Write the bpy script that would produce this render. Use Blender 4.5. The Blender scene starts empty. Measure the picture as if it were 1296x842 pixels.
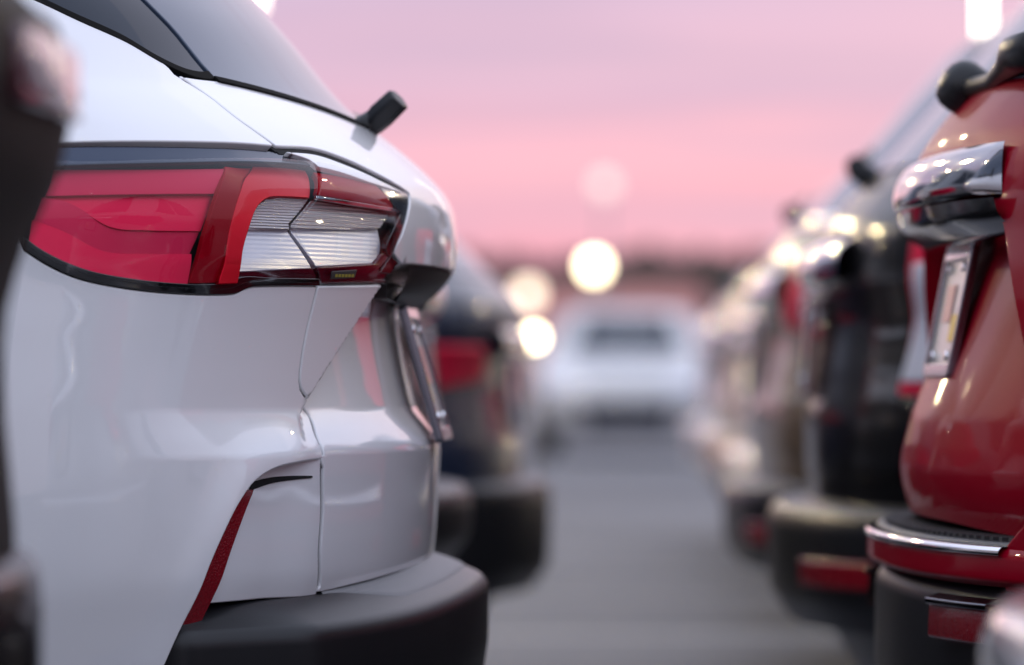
import bpy, math, random
import numpy as np
from mathutils import Vector
from mathutils.geometry import delaunay_2d_cdt

random.seed(7)
np.random.seed(7)
scene = bpy.context.scene
COL = scene.collection
R = math.radians

# ------------------------------------------------------------------ camera
CAM_H = 0.85          # camera height above the asphalt (m)
FPX, VPX, VPY = 6000.0, 790.0, 476.0     # focal length and vanishing point in 1296x842 pixels
cd = bpy.data.cameras.new('camera')
cam = bpy.data.objects.new('camera', cd)
COL.objects.link(cam)
cam.location = (0, 0, CAM_H)
cam.rotation_euler = (R(90), 0, 0)
cd.sensor_width = 36.0
cd.lens = FPX / 1296 * 36.0
cd.shift_x = -(VPX - 648) / 1296
cd.shift_y = (VPY - 421) / 1296
cd.clip_start = 0.05
cd.clip_end = 4000
cd.dof.use_dof = True
cd.dof.focus_distance = 5.56
cd.dof.aperture_fstop = cd.lens / 1000 / 0.054
scene.camera = cam

# ------------------------------------------------------------------ sky
SUN_EL, SUN_AZ = R(7), R(24)      # azimuth measured from +Y (down the row) towards +X
world = bpy.data.worlds.new('World')
scene.world = world
world.use_nodes = True
nt = world.node_tree
nt.nodes.clear()
def N(t, **kw):
    n = nt.nodes.new(t)
    for k, v in kw.items():
        setattr(n, k, v)
    return n
def L(a, b):
    nt.links.new(a, b)
out = N('ShaderNodeOutputWorld')
bg = N('ShaderNodeBackground')
geo = N('ShaderNodeTexCoord')
sep = N('ShaderNodeSeparateXYZ')
L(geo.outputs['Generated'], sep.inputs[0])
mp = N('ShaderNodeMapping')
mp.inputs['Scale'].default_value = (3.4, 3.4, 46)
L(geo.outputs['Generated'], mp.inputs[0])
nz = N('ShaderNodeTexNoise')
nz.inputs['Scale'].default_value = 1.6
nz.inputs['Detail'].default_value = 3
nz.inputs['Roughness'].default_value = 0.5
L(mp.outputs[0], nz.inputs['Vector'])
m1 = N('ShaderNodeMath', operation='SUBTRACT'); m1.inputs[1].default_value = 0.5
L(nz.outputs['Fac'], m1.inputs[0])
m2 = N('ShaderNodeMath', operation='MULTIPLY'); m2.inputs[1].default_value = 0.055
L(m1.outputs[0], m2.inputs[0])
m3 = N('ShaderNodeMath', operation='ADD')
L(sep.outputs['Z'], m3.inputs[0]); L(m2.outputs[0], m3.inputs[1])
m4 = N('ShaderNodeMath', operation='POWER', use_clamp=True); m4.inputs[1].default_value = 0.5
m3b = N('ShaderNodeMath', operation='MAXIMUM'); m3b.inputs[1].default_value = 0.0
L(m3.outputs[0], m3b.inputs[0]); L(m3b.outputs[0], m4.inputs[0])
def ramp(stops):
    r = N('ShaderNodeValToRGB')
    e = r.color_ramp.elements
    while len(e) > 1:
        e.remove(e[-1])
    for i, (p, c) in enumerate(stops):
        k = e[0] if i == 0 else e.new(p)
        k.position = p
        k.color = (*c, 1)
    return r
def lin(r, g, b, k=1.0):
    f = lambda c: ((c / 255 + 0.055) / 1.055) ** 2.4 if c > 10 else c / 255 / 12.92
    return (f(r) * k, f(g) * k, f(b) * k)
sq = math.sqrt
sunset = ramp([(0.0, lin(214, 150, 172)), (sq(.020), lin(236, 160, 182)), (sq(.027), lin(250, 180, 198)),
               (sq(.038), lin(255, 192, 208)), (sq(.047), lin(248, 190, 210)), (sq(.055), lin(216, 182, 210)),
               (sq(.063), lin(234, 192, 216)), (sq(.080), lin(212, 188, 220)), (sq(.16), lin(208, 198, 228)),
               (sq(.40), lin(210, 216, 244, 1.38)), (1.0, lin(218, 228, 254, 1.68))])
away = ramp([(0.0, lin(196, 186, 200)), (sq(.05), lin(208, 196, 212)), (sq(.16), lin(216, 210, 230)),
             (sq(.40), lin(214, 220, 244, 1.45)), (1.0, lin(218, 228, 254, 1.68))])
L(m4.outputs[0], sunset.inputs[0]); L(m4.outputs[0], away.inputs[0])
mr = N('ShaderNodeMapRange', interpolation_type='SMOOTHSTEP')
mr.inputs['From Min'].default_value = -0.35; mr.inputs['From Max'].default_value = 0.75
L(sep.outputs['Y'], mr.inputs['Value'])
mix = N('ShaderNodeMix', data_type='RGBA')
L(mr.outputs[0], mix.inputs[0]); L(away.outputs[0], mix.inputs[6]); L(sunset.outputs[0], mix.inputs[7])
# thin mauve-grey cloud streaks
mp2 = N('ShaderNodeMapping'); mp2.inputs['Scale'].default_value = (2.6, 2.6, 34); mp2.inputs['Location'].default_value = (.3, .1, .55)
L(geo.outputs['Generated'], mp2.inputs[0])
nz2 = N('ShaderNodeTexNoise'); nz2.inputs['Scale'].default_value = 2.4; nz2.inputs['Detail'].default_value = 4
L(mp2.outputs[0], nz2.inputs['Vector'])
cr = N('ShaderNodeMapRange', interpolation_type='SMOOTHSTEP')
cr.inputs['From Min'].default_value = .47; cr.inputs['From Max'].default_value = .68; cr.inputs['To Max'].default_value = .55
L(nz2.outputs['Fac'], cr.inputs['Value'])
cmix = N('ShaderNodeMix', data_type='RGBA'); cmix.inputs[7].default_value = (*lin(204, 178, 206), 1)
L(cr.outputs[0], cmix.inputs[0]); L(mix.outputs[2], cmix.inputs[6])
fade = N('ShaderNodeMapRange'); fade.inputs['From Min'].default_value = .18; fade.inputs['From Max'].default_value = .40
fade.inputs['To Min'].default_value = .55; fade.inputs['To Max'].default_value = 0.
L(sep.outputs['Z'], fade.inputs['Value']); L(fade.outputs[0], cr.inputs['To Max'])
sky = N('ShaderNodeTexSky', sky_type='NISHITA')
sky.sun_disc = False
sky.sun_elevation = SUN_EL
sky.sun_rotation = SUN_AZ
sky.air_density = 1.5
sky.dust_density = 3.0
sc_ = N('ShaderNodeVectorMath', operation='SCALE'); sc_.inputs['Scale'].default_value = 0.006
L(sky.outputs[0], sc_.inputs[0])
add = N('ShaderNodeVectorMath', operation='ADD')
L(cmix.outputs[2], add.inputs[0]); L(sc_.outputs[0], add.inputs[1])
L(add.outputs[0], bg.inputs['Color'])
bg.inputs['Strength'].default_value = 1.0
L(bg.outputs[0], out.inputs['Surface'])

# ------------------------------------------------------------------ sun (already in the afterglow: weak, wide, warm)
sl = bpy.data.lights.new('sun', 'SUN')
sl.energy = 0.3
sl.angle = R(75)
sl.color = (1.0, 0.80, 0.68)
so = bpy.data.objects.new('sun', sl)
COL.objects.link(so)
sd = Vector((math.sin(SUN_AZ) * math.cos(SUN_EL), math.cos(SUN_AZ) * math.cos(SUN_EL), math.sin(SUN_EL)))
so.rotation_euler = (-sd).to_track_quat('-Z', 'Y').to_euler()
so.location = (20, 40, 30)

scene.view_settings.view_transform = 'Standard'
scene.view_settings.look = 'None'
scene.view_settings.gamma = 1
scene.view_settings.exposure = 0
scene.render.engine = 'CYCLES'
cy = scene.cycles
cy.use_denoising = True
try:
    cy.denoiser = 'OPENIMAGEDENOISE'
except Exception:
    pass
cy.max_bounces = 10
cy.transparent_max_bounces = 16
cy.sample_clamp_indirect = 0
cy.sample_clamp_direct = 0
cy.use_adaptive_sampling = False

# ------------------------------------------------------------------ materials
MATS = {}
def mat(name, color=(.5, .5, .5), rough=.5, metal=0., coat=0., coat_rough=.03, emit=None, emit_s=0., spec=.5,
        noise=None, bump=None, tint2=None, sheen=None):
    """Principled material; noise=(scale, amount) varies colour, bump=(kind, scale, strength) gives fine relief"""
    m = bpy.data.materials.new(name)
    m.use_nodes = True
    t = m.node_tree
    b = t.nodes['Principled BSDF']
    b.inputs['Base Color'].default_value = (*color, 1)
    b.inputs['Roughness'].default_value = rough
    b.inputs['Metallic'].default_value = metal
    b.inputs['Coat Weight'].default_value = coat
    b.inputs['Coat Roughness'].default_value = coat_rough
    b.inputs['Specular IOR Level'].default_value = spec
    if emit:
        b.inputs['Emission Color'].default_value = (*emit, 1)
        b.inputs['Emission Strength'].default_value = emit_s
    tc = t.nodes.new('ShaderNodeTexCoord')
    if noise:
        n = t.nodes.new('ShaderNodeTexNoise')
        n.inputs['Scale'].default_value = noise[0]
        n.inputs['Detail'].default_value = 5
        t.links.new(tc.outputs['Object'], n.inputs['Vector'])
        r = t.nodes.new('ShaderNodeValToRGB')
        c2 = tint2 or tuple(c * (1 - noise[1]) for c in color)
        r.color_ramp.elements[0].color = (*c2, 1); r.color_ramp.elements[0].position = .32
        r.color_ramp.elements[1].color = (*color, 1); r.color_ramp.elements[1].position = .68
        t.links.new(n.outputs['Fac'], r.inputs[0])
        t.links.new(r.outputs[0], b.inputs['Base Color'])
    if bump:
        kind, s, st = bump
        if kind == 'noise':
            n = t.nodes.new('ShaderNodeTexNoise'); n.inputs['Scale'].default_value = s
            n.inputs['Detail'].default_value = 4
        elif kind == 'voronoi':
            n = t.nodes.new('ShaderNodeTexVoronoi'); n.inputs['Scale'].default_value = s
        elif kind in ('X', 'Y', 'Z', 'DIAGONAL'):
            n = t.nodes.new('ShaderNodeTexWave'); n.inputs['Scale'].default_value = s
            n.bands_direction = kind
        t.links.new(tc.outputs['Object'], n.inputs['Vector'])
        bp = t.nodes.new('ShaderNodeBump'); bp.inputs['Strength'].default_value = st
        bp.inputs['Distance'].default_value = 0.002
        t.links.new(n.outputs[0], bp.inputs['Height'])
        t.links.new(bp.outputs[0], b.inputs['Normal'])
    MATS[name] = m
    return m

def cover_mat(name, tint, ior=1.5, rough=0.01):
    """thin clear plastic: tinted see-through with a fresnel reflection"""
    m = bpy.data.materials.new(name)
    m.use_nodes = True
    t = m.node_tree
    t.nodes.clear()
    o = t.nodes.new('ShaderNodeOutputMaterial')
    tr = t.nodes.new('ShaderNodeBsdfTransparent'); tr.inputs[0].default_value = (*tint, 1)
    gl = t.nodes.new('ShaderNodeBsdfGlossy'); gl.inputs['Roughness'].default_value = rough
    fr = t.nodes.new('ShaderNodeFresnel'); fr.inputs[0].default_value = ior
    # the Fresnel node inverts its IOR on back faces; a thin sheet reflects alike from both sides
    gm = t.nodes.new('ShaderNodeNewGeometry'); mi = t.nodes.new('ShaderNodeMath'); mi.operation = 'MULTIPLY_ADD'
    mi.inputs[1].default_value = 1 / ior - ior; mi.inputs[2].default_value = ior
    t.links.new(gm.outputs['Backfacing'], mi.inputs[0]); t.links.new(mi.outputs[0], fr.inputs[0])
    mx = t.nodes.new('ShaderNodeMixShader')
    t.links.new(fr.outputs[0], mx.inputs[0]); t.links.new(tr.outputs[0], mx.inputs[1]); t.links.new(gl.outputs[0], mx.inputs[2])
    t.links.new(mx.outputs[0], o.inputs[0])
    MATS[name] = m
    return m

def paint(name, c, metal=0., rough=.35, cr=.025):
    return mat(name, c, rough, metal, 1.0, cr)

paint('paint_white', (.84, .84, .85), 0, .42, .015)
MATS['paint_white'].node_tree.nodes['Principled BSDF'].inputs['Coat IOR'].default_value = 1.75
mat('paint_red', (.25, .0003, .011), .4, 0, .28, .02, spec=.02)
mat('paint_black', (.005, .005, .006), .3, 0, .5, .03, spec=.05)
mat('paint_navy', (.016, .024, .048), .3, 0, .6, .03, spec=.15)
paint('paint_silver', (.26, .24, .21), .5)
paint('paint_cream', (.66, .58, .44))
mat('paint_bronze', (.10, .07, .045), .3, 0, .6, .03, spec=.2)
paint('paint_beige', (.36, .28, .19), .3)
paint('paint_offwhite', (.42, .43, .45), 0, .45, .05)
paint('paint_grey', (.15, .15, .16), .5)
paint('paint_lightgrey', (.50, .51, .54), .4)
mat('plastic_black', (.012, .012, .0135), .36, bump=('noise', 900, .12), spec=.34)
mat('plastic_matte', (.010, .010, .011), .6, spec=.1)
mat('plastic_pad_sheen', (.17, .17, .175), .42, bump=('voronoi', 650, .5))  # paler than the bumper to imitate sky sheen on the step
mat('plastic_ridged', (.035, .035, .037), .5)
mat('brow_dark', (.050, .060, .085), .12, .85)
mat('gloss_black', (.006, .006, .007), .12, 0, 1, .02)
mat('rubber', (.008, .008, .008), .8, spec=.08)
mat('shell_dark', (.008, .008, .009), .9)
mat('chrome_grey', (.40, .40, .42), .08, 1.0)
mat('chrome', (.85, .85, .86), .06, 1.0)
mat('chrome_dark', (.22, .22, .25), .14, 1.0)
mat('glass_dark', (.012, .018, .030), .03, spec=.25)
mat('glass_grey', (.040, .062, .105), .06, spec=.8)
mat('lens_red', (.62, .009, .055), .38, .5, spec=.2)
mat('lens_red_deep', (.34, .0005, .010), .4, 0, spec=.05)
mat('lens_red_bar', (.52, .0005, .014), .35, .5, spec=.15)
mat('lens_red_band', (.50, .010, .056), .42, .5, spec=.2)
mat('lens_maroon', (.07, .002, .010), .2, 0, .8, .03)
mat('reflector_red', (.22, .003, .010), .25, 0, .6, .04, bump=('voronoi', 350, .4))
mat('lens_clear', (.60, .62, .69), .34, .5, spec=.3, bump=('Z', 60, .10))
mat('lens_ribbed', (.60, .57, .58), .22, .5, .5, .03, bump=('Z', 95, 1.0))
mat('lens_grid', (.55, .52, .52), .22, .5, .5, .03, bump=('Z', 70, .8))
mat('label_yellow', (.38, .32, .05), .5)
mat('label_dark', (.05, .05, .05), .5)
mat('plate_white', (.60, .58, .56), .35, 0, .4, .1)
mat('plate_yellow', (.75, .50, .06), .4)
mat('plate_pink', (.72, .38, .36), .4)
mat('rim_silver', (.45, .45, .47), .3, .8)
mat('asphalt', (.146, .147, .158), .72, noise=(.16, .68), bump=('noise', 120, .35))
mat('line_paint', (.55, .54, .50), .7, noise=(6, .35))
mat('foliage', (.11, .12, .085), .7, noise=(.6, .5))
mat('bark', (.06, .045, .035), .9)
mat('wall_salmon', (.88, .42, .36), .8, noise=(.5, .12))
mat('wall_beige', (.45, .40, .32), .8, noise=(.5, .12))
mat('roof_dark', (.06, .07, .06), .8)
mat('metal_pole', (.25, .25, .26), .45, .6)
mat('lamp_glow', (1, .9, .7), .4, emit=(1.0, .87, .55), emit_s=13)
mat('lamp_glow_soft', (1, .9, .8), .4, emit=(1.0, .78, .56), emit_s=3.6)
mat('lamp_lantern', (1, .95, .8), .4, emit=(1.0, .93, .74), emit_s=6)
mat('lamp_glint', (1, .9, .7), .4, emit=(1.0, .78, .42), emit_s=1500)
mat('lamp_faint', (1, .9, .7), .4, emit=(1.0, .80, .72), emit_s=1.0)
mat('headlamp_glow', (1, .95, .85), .3, emit=(1.0, .92, .70), emit_s=18)
cover_mat('clear_cover', (.97, .97, .97))
cover_mat('red_cover', (.95, .50, .52))

# ------------------------------------------------------------------ mesh helpers
def link_mesh(name, verts, faces, m, parent=None, normals=None, smooth=True, loc=None):
    me = bpy.data.meshes.new(name)
    off = np.array(parent['_o']) if (parent is not None and '_o' in parent) else np.zeros(3)
    V = np.asarray(verts, dtype=float) - off
    if loc is not None:
        V = V - np.array(loc)
    me.from_pydata([tuple(v) for v in V], [], [tuple(int(i) for i in f) for f in faces])
    if smooth:
        me.polygons.foreach_set('use_smooth', [True] * len(me.polygons))
    if m:
        me.materials.append(MATS[m])
    me.update()
    if normals is not None:
        me.normals_split_custom_set_from_vertices([tuple(n) for n in normals])
    o = bpy.data.objects.new(name, me)
    COL.objects.link(o)
    if parent is not None:
        o.parent = parent
        o['_o'] = tuple(float(c) for c in off)
    if loc is not None:
        o.location = loc
    return o

def tag(o, label=None, cat=None, group=None, kind=None):
    if label: o['label'] = label
    if cat: o['category'] = cat
    if group: o['group'] = group
    if kind: o['kind'] = kind
    return o

def thing(name, loc, label, cat, group=None):
    o = bpy.data.objects.new(name, None)
    o.empty_display_size = .2
    COL.objects.link(o)
    o.location = loc
    o['_o'] = tuple(float(c) for c in loc)
    return tag(o, label, cat, group)

class MB:
    """collects simple solids in world coordinates"""
    def __init__(s): s.v = []; s.f = []
    def add(s, v, f):
        k = len(s.v); s.v += [tuple(p) for p in v]; s.f += [tuple(i + k for i in q) for q in f]
    def box(s, c, size, ax=None):
        c = np.array(c, float); h = np.array(size, float) / 2
        A = np.eye(3) if ax is None else np.array(ax, float)
        pts = [c + sx * h[0] * A[0] + sy * h[1] * A[1] + sz * h[2] * A[2] for sx in (-1, 1) for sy in (-1, 1) for sz in (-1, 1)]
        s.add(pts, [(0, 1, 3, 2), (4, 6, 7, 5), (0, 4, 5, 1), (2, 3, 7, 6), (0, 2, 6, 4), (1, 5, 7, 3)])
        return s
    def tube(s, path, rad, n=10, cap=True):
        P = np.array(path, float)
        rad = [rad] * len(P) if np.isscalar(rad) else rad
        base = len(s.v)
        for i, p in enumerate(P):
            t = P[min(i + 1, len(P) - 1)] - P[max(i - 1, 0)]
            t /= np.linalg.norm(t)
            u = np.cross(t, (0, 0, 1)) if abs(t[2]) < .9 else np.cross(t, (1, 0, 0))
            u /= np.linalg.norm(u); w = np.cross(t, u)
            for k in range(n):
                a = 2 * math.pi * k / n
                s.v.append(tuple(p + rad[i] * (math.cos(a) * u + math.sin(a) * w)))
        for i in range(len(P) - 1):
            for k in range(n):
                a, b = base + i * n + k, base + i * n + (k + 1) % n
                s.f.append((a, b, b + n, a + n))
        if cap:
            s.f.append(tuple(base + k for k in range(n))[::-1])
            s.f.append(tuple(base + (len(P) - 1) * n + k for k in range(n)))
        return s
    def lathe_y(s, c, prof, n=32):
        """prof: (radius, y offset) revolved about the world Y axis through c"""
        base = len(s.v); m = len(prof)
        for k in range(n):
            a = 2 * math.pi * k / n
            for r, y in prof:
                s.v.append((c[0] + r * math.cos(a), c[1] + y, c[2] + r * math.sin(a)))
        for k in range(n):
            for i in range(m - 1):
                a = base + k * m + i; b = base + ((k + 1) % n) * m + i
                s.f.append((a, a + 1, b + 1, b))
        return s
    def build(s, name, m, parent=None, smooth=False, loc=None, bevel=0):
        o = link_mesh(name, s.v, s.f, m, parent, None, smooth, loc)
        if bevel:
            md = o.modifiers.new('bevel', 'BEVEL'); md.width = bevel; md.segments = 3; md.limit_method = 'ANGLE'
            o.data.polygons.foreach_set('use_smooth', [True] * len(o.data.polygons))
            wn = o.modifiers.new('wn', 'WEIGHTED_NORMAL'); wn.keep_sharp = False
        return o

# ------------------------------------------------------------------ car body surface
def pchip(xk, yk):
    xk = np.array(xk, float); yk = np.array(yk, float)
    h = np.diff(xk); dl = np.diff(yk) / h
    d = np.zeros_like(yk)
    for i in range(1, len(xk) - 1):
        if dl[i - 1] * dl[i] > 0:
            w1 = 2 * h[i] + h[i - 1]; w2 = h[i] + 2 * h[i - 1]
            d[i] = (w1 + w2) / (w1 / dl[i - 1] + w2 / dl[i])
    d[0], d[-1] = dl[0], dl[-1]
    def f(x):
        x = np.clip(x, xk[0], xk[-1])
        i = np.clip(np.searchsorted(xk, x) - 1, 0, len(xk) - 2)
        t = (x - xk[i]) / h[i]
        return ((2 * t**3 - 3 * t**2 + 1) * yk[i] + (t**3 - 2 * t**2 + t) * h[i] * d[i]
                + (-2 * t**3 + 3 * t**2) * yk[i + 1] + (t**3 - t**2) * h[i] * d[i + 1])
    return f

def sstep(a, b, x):
    t = np.clip((x - a) / (b - a), 0, 1)
    return t * t * (3 - 2 * t)

_th = np.linspace(0, math.pi / 2, 4001)
_e = 2 / 2.2
_pv = .915 * np.sin(_th) ** _e; _pq = .5 * np.cos(_th) ** _e
_s = np.concatenate([[0], np.cumsum(np.hypot(np.diff(_pv), np.diff(_pq)))])
S0 = float(_s[-1])           # arc length of one rear corner
def theta(u): return np.interp(u, _s, _th)
LS = 2.6                     # nominal length of the straight side

class Surf:
    """car skin: U runs from the rear centre (0) round the near corner, along the side, to the front; U<0 is the far side"""
    def __init__(s, side, yc, rear, width, d=.5, n=2.2, front=None, disp=None):
        s.side, s.yc = side, yc
        s.r = pchip(*zip(*rear)); s.w = pchip(*zip(*width))
        s.d = pchip(*zip(*d)) if not np.isscalar(d) else (lambda z, k=d: np.full_like(np.asarray(z, float), k))
        s.n = n
        s.f = pchip(*zip(*front)) if front else (lambda z: np.full_like(np.asarray(z, float), -4.5))
        s.disp = disp
        s.umax = 2 * S0 + LS
    def p(s, U, z):
        U = np.asarray(U, float); z = np.asarray(z, float)
        U, z = np.broadcast_arrays(U, z)
        sg = np.where(U >= 0, 1., -1.); u = np.abs(U)
        r, w, d, qf = s.r(z), s.w(z), s.d(z), s.f(z) + s.r(z) * 0
        e = 2 / s.n
        t1 = theta(np.clip(u, 0, S0)); t2 = theta(np.clip(2 * S0 + LS - u, 0, S0))
        c = lambda t: np.clip(np.cos(t), 0, 1) ** e
        sn = lambda t: np.clip(np.sin(t), 0, 1) ** e
        fr = np.clip((u - S0) / LS, 0, 1)
        q = np.where(u <= S0, r - d + d * c(t1), np.where(u <= S0 + LS, (r - d) * (1 - fr) + (qf + .6) * fr, qf + .6 - .6 * c(t2)))
        v = np.where(u <= S0, w * sn(t1), np.where(u <= S0 + LS, w, w * sn(t2)))
        if s.disp is not None:
            dq, dv = s.disp(u, v, z)
            q = q + dq; v = v + dv
        return np.stack([-s.side * q, s.yc - sg * v, z], -1)
    def nrm(s, U, z, e=.0008):
        a = s.p(np.asarray(U) + e, z) - s.p(np.asarray(U) - e, z)
        b = s.p(U, np.asarray(z) + e) - s.p(U, np.asarray(z) - e)
        n = np.cross(a, b)
        n /= np.linalg.norm(n, axis=-1, keepdims=True) + 1e-12
        return n * s.side      # outward
    def px(s, P):
        return VPX + FPX * P[..., 0] / P[..., 1], VPY - FPX * (P[..., 2] - CAM_H) / P[..., 1]
    def grid(s, u0, u1, z0, z1, nu=420, nz=420):
        s.gu, s.gz = np.meshgrid(np.linspace(u0, u1, nu), np.linspace(z0, z1, nz), indexing='ij')
        P = s.p(s.gu, s.gz); n = s.nrm(s.gu, s.gz)
        view = P - np.array([0, 0, CAM_H])
        s.vis = (n * view).sum(-1) < 0
        s.gx, s.gy = s.px(P)
    def uv(s, pts):
        """where on the skin a sight line through each photograph pixel lands"""
        res = []
        for (x, y) in pts:
            d2 = (s.gx - x) ** 2 + (s.gy - y) ** 2 + np.where(s.vis, 0, 1e6)
            i = np.unravel_index(np.argmin(d2), d2.shape)
            U, z = s.gu[i], s.gz[i]
            for _ in range(5):
                e = 1e-4
                x0, y0 = s.px(s.p(U, z)); xa, ya = s.px(s.p(U + e, z)); xb, yb = s.px(s.p(U, z + e))
                J = np.array([[(xa - x0) / e, (xb - x0) / e], [(ya - y0) / e, (yb - y0) / e]])
                try:
                    st = np.linalg.solve(J, np.array([x - x0, y - y0]))
                except np.linalg.LinAlgError:
                    break
                m = np.abs(st).max()
                if m > .012: st *= .012 / m
                if abs(U + st[0] - s.gu[i]) > .03 or abs(z + st[1] - s.gz[i]) > .03: break
                U += st[0]; z += st[1]
            res.append((float(U), float(z)))
        return res

def spline(P, step):
    """Catmull-Rom through P, resampled"""
    P = np.array(P, float)
    if len(P) == 2:
        n = max(1, int(np.linalg.norm(P[1] - P[0]) / step))
        return [tuple(P[0] + (P[1] - P[0]) * k / n) for k in range(n + 1)]
    Q = np.vstack([2 * P[0] - P[1], P, 2 * P[-1] - P[-2]])
    r = []
    for i in range(1, len(Q) - 2):
        n = max(2, int(np.linalg.norm(Q[i + 1] - Q[i]) / step))
        for k in range(n):
            t = k / n
            a, b, c, d = Q[i - 1], Q[i], Q[i + 1], Q[i + 2]
            r.append(tuple(.5 * (2 * b + (c - a) * t + (2 * a - 5 * b + 4 * c - d) * t * t + (3 * b - a - 3 * c + d) * t ** 3)))
    r.append(tuple(P[-1]))
    return r

def outline(segs, step):
    o = []
    for sg in segs:
        for p in spline(sg, step):
            if not o or math.hypot(p[0] - o[-1][0], p[1] - o[-1][1]) > 1e-5:
                o.append(p)
    if math.hypot(o[0][0] - o[-1][0], o[0][1] - o[-1][1]) < step * .3:
        o.pop()
    return o

def inpoly(P, poly):
    x, y = P[:, 0], P[:, 1]
    ins = np.zeros(len(P), bool)
    n = len(poly)
    for i in range(n):
        x0, y0 = poly[i]; x1, y1 = poly[(i + 1) % n]
        c = ((y0 > y) != (y1 > y))
        if c.any():
            xi = x0 + (y - y0) * (x1 - x0) / ((y1 - y0) if y1 != y0 else 1e-12)
            ins ^= c & (x < xi)
    return ins

def inset(poly, d):
    A = np.array(poly)
    area = .5 * np.sum(A[:, 0] * np.roll(A[:, 1], -1) - np.roll(A[:, 0], -1) * A[:, 1])
    sg = 1 if area > 0 else -1
    pr = A - np.roll(A, 1, 0); nx = np.roll(A, -1, 0) - A
    def nn(e): 
        l = np.linalg.norm(e, axis=1, keepdims=True) + 1e-12
        return np.stack([-e[:, 1], e[:, 0]], 1) / l * sg
    a, b = nn(pr), nn(nx)
    m = a + b
    k = np.clip((m * m).sum(1, keepdims=True), .6, 4)
    return [tuple(p) for p in A + m * (2 * d / k)]

def panel(name, surf, segs, m, parent, step=.008, off=0., ins=0., lip=.010, rnd=.002, is_uv=False, tilt=None, extra=None, ntilt=0.):
    """a sheet of the car's skin inside an outline, with a rolled edge turned inwards.
    segs: smooth stretches of outline, as photograph pixels projected on the skin, or as (U, z)"""
    if not is_uv:
        segs = [surf.uv(sg) for sg in segs]
    poly = outline(segs, step)
    if ins: poly = inset(poly, ins)
    A = np.array(poly)
    lo, hi = A.min(0), A.max(0)
    gx, gy = np.meshgrid(np.arange(lo[0], hi[0], step), np.arange(lo[1], hi[1], step), indexing='ij')
    gx = gx + (np.arange(gx.shape[1]) % 2)[None, :] * step * .5
    G = np.stack([gx.ravel(), gy.ravel()], 1)
    if extra is not None: G = np.vstack([G, extra])
    G = G[inpoly(G, poly)]
    if len(G):
        keep = np.ones(len(G), bool)
        B = np.vstack([A, (A + np.roll(A, -1, 0)) / 2])
        for i in range(0, len(G), 400):
            dd = ((G[i:i + 400, None, :] - B[None]) ** 2).sum(-1).min(1)
            keep[i:i + 400] = dd > (min(step * .55, .004)) ** 2
        G = G[keep]
    nb = len(A)
    pts = [Vector(p) for p in A] + [Vector(p) for p in G]
    r = delaunay_2d_cdt(pts, [(i, (i + 1) % nb) for i in range(nb)], [list(range(nb))], 1, 1e-7)
    V2 = np.array([tuple(v) for v in r[0]]); F = [tuple(f) for f in r[2]]
    P = surf.p(V2[:, 0], V2[:, 1]); Nn = surf.nrm(V2[:, 0], V2[:, 1])
    P = P + Nn * off
    if tilt is not None:      # extra offset varying over the piece
        P = P + Nn * tilt(V2[:, 0], V2[:, 1])[:, None]
        Nn2 = Nn.copy(); e = .002
        ta = (tilt(V2[:, 0] + e, V2[:, 1]) - tilt(V2[:, 0] - e, V2[:, 1])) / (2 * e)
        tb = (tilt(V2[:, 0], V2[:, 1] + e) - tilt(V2[:, 0], V2[:, 1] - e)) / (2 * e)
        du = surf.p(V2[:, 0] + e, V2[:, 1]) - surf.p(V2[:, 0] - e, V2[:, 1]); du /= np.linalg.norm(du, axis=1, keepdims=True)
        dz = surf.p(V2[:, 0], V2[:, 1] + e) - surf.p(V2[:, 0], V2[:, 1] - e); dz /= np.linalg.norm(dz, axis=1, keepdims=True)
        Nn = Nn2 - du * ta[:, None] - dz * tb[:, None]
        Nn /= np.linalg.norm(Nn, axis=1, keepdims=True)
    Fn = Nn
    if ntilt:                 # prism ribs too fine to model: the sheet shades as if leaning back
        dz = surf.p(V2[:, 0], V2[:, 1] + .002) - surf.p(V2[:, 0], V2[:, 1] - .002); dz /= np.linalg.norm(dz, axis=1, keepdims=True)
        Nn = Nn + dz * ntilt; Nn /= np.linalg.norm(Nn, axis=1, keepdims=True)
    F2 = []
    for f in F:
        a, b, c = P[list(f[:3])]
        F2.append(f if np.dot(np.cross(b - a, c - a), Fn[f[0]]) > 0 else f[::-1])
    verts = list(P); nor = list(Nn)
    if lip:
        # boundary loop of the result
        cnt = {}
        for f in F2:
            for i in range(len(f)):
                e_ = (f[i], f[(i + 1) % len(f)])
                cnt[e_] = 1
        be = [e_ for e_ in cnt if (e_[1], e_[0]) not in cnt]
        tang = {}
        for a, b in be:
            t = P[b] - P[a]; l = np.linalg.norm(t)
            if l < 1e-9: continue
            t = t / l
            o_ = np.cross(t, Nn[a])
            for k in (a, b):
                tang.setdefault(k, []).append(o_)
        rings = {}
        for k, ts in tang.items():
            T = np.mean(ts, 0); T /= np.linalg.norm(T) + 1e-9
            n_ = Nn[k]
            ids = [k]
            for ang in (35, 65, 90):
                a = R(ang)
                verts.append(P[k] + T * rnd * math.sin(a) - n_ * rnd * (1 - math.cos(a)))
                nn_ = n_ * math.cos(a) + T * math.sin(a)
                nor.append(nn_); ids.append(len(verts) - 1)
            verts.append(P[k] + T * rnd - n_ * (rnd + lip)); nor.append(T); ids.append(len(verts) - 1)
            rings[k] = ids
        for a, b in be:
            if a in rings and b in rings:
                for j in range(4):
                    F2.append((rings[b][j], rings[a][j], rings[a][j + 1], rings[b][j + 1]))
    return link_mesh(name, verts, F2, m, parent, nor)

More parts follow.
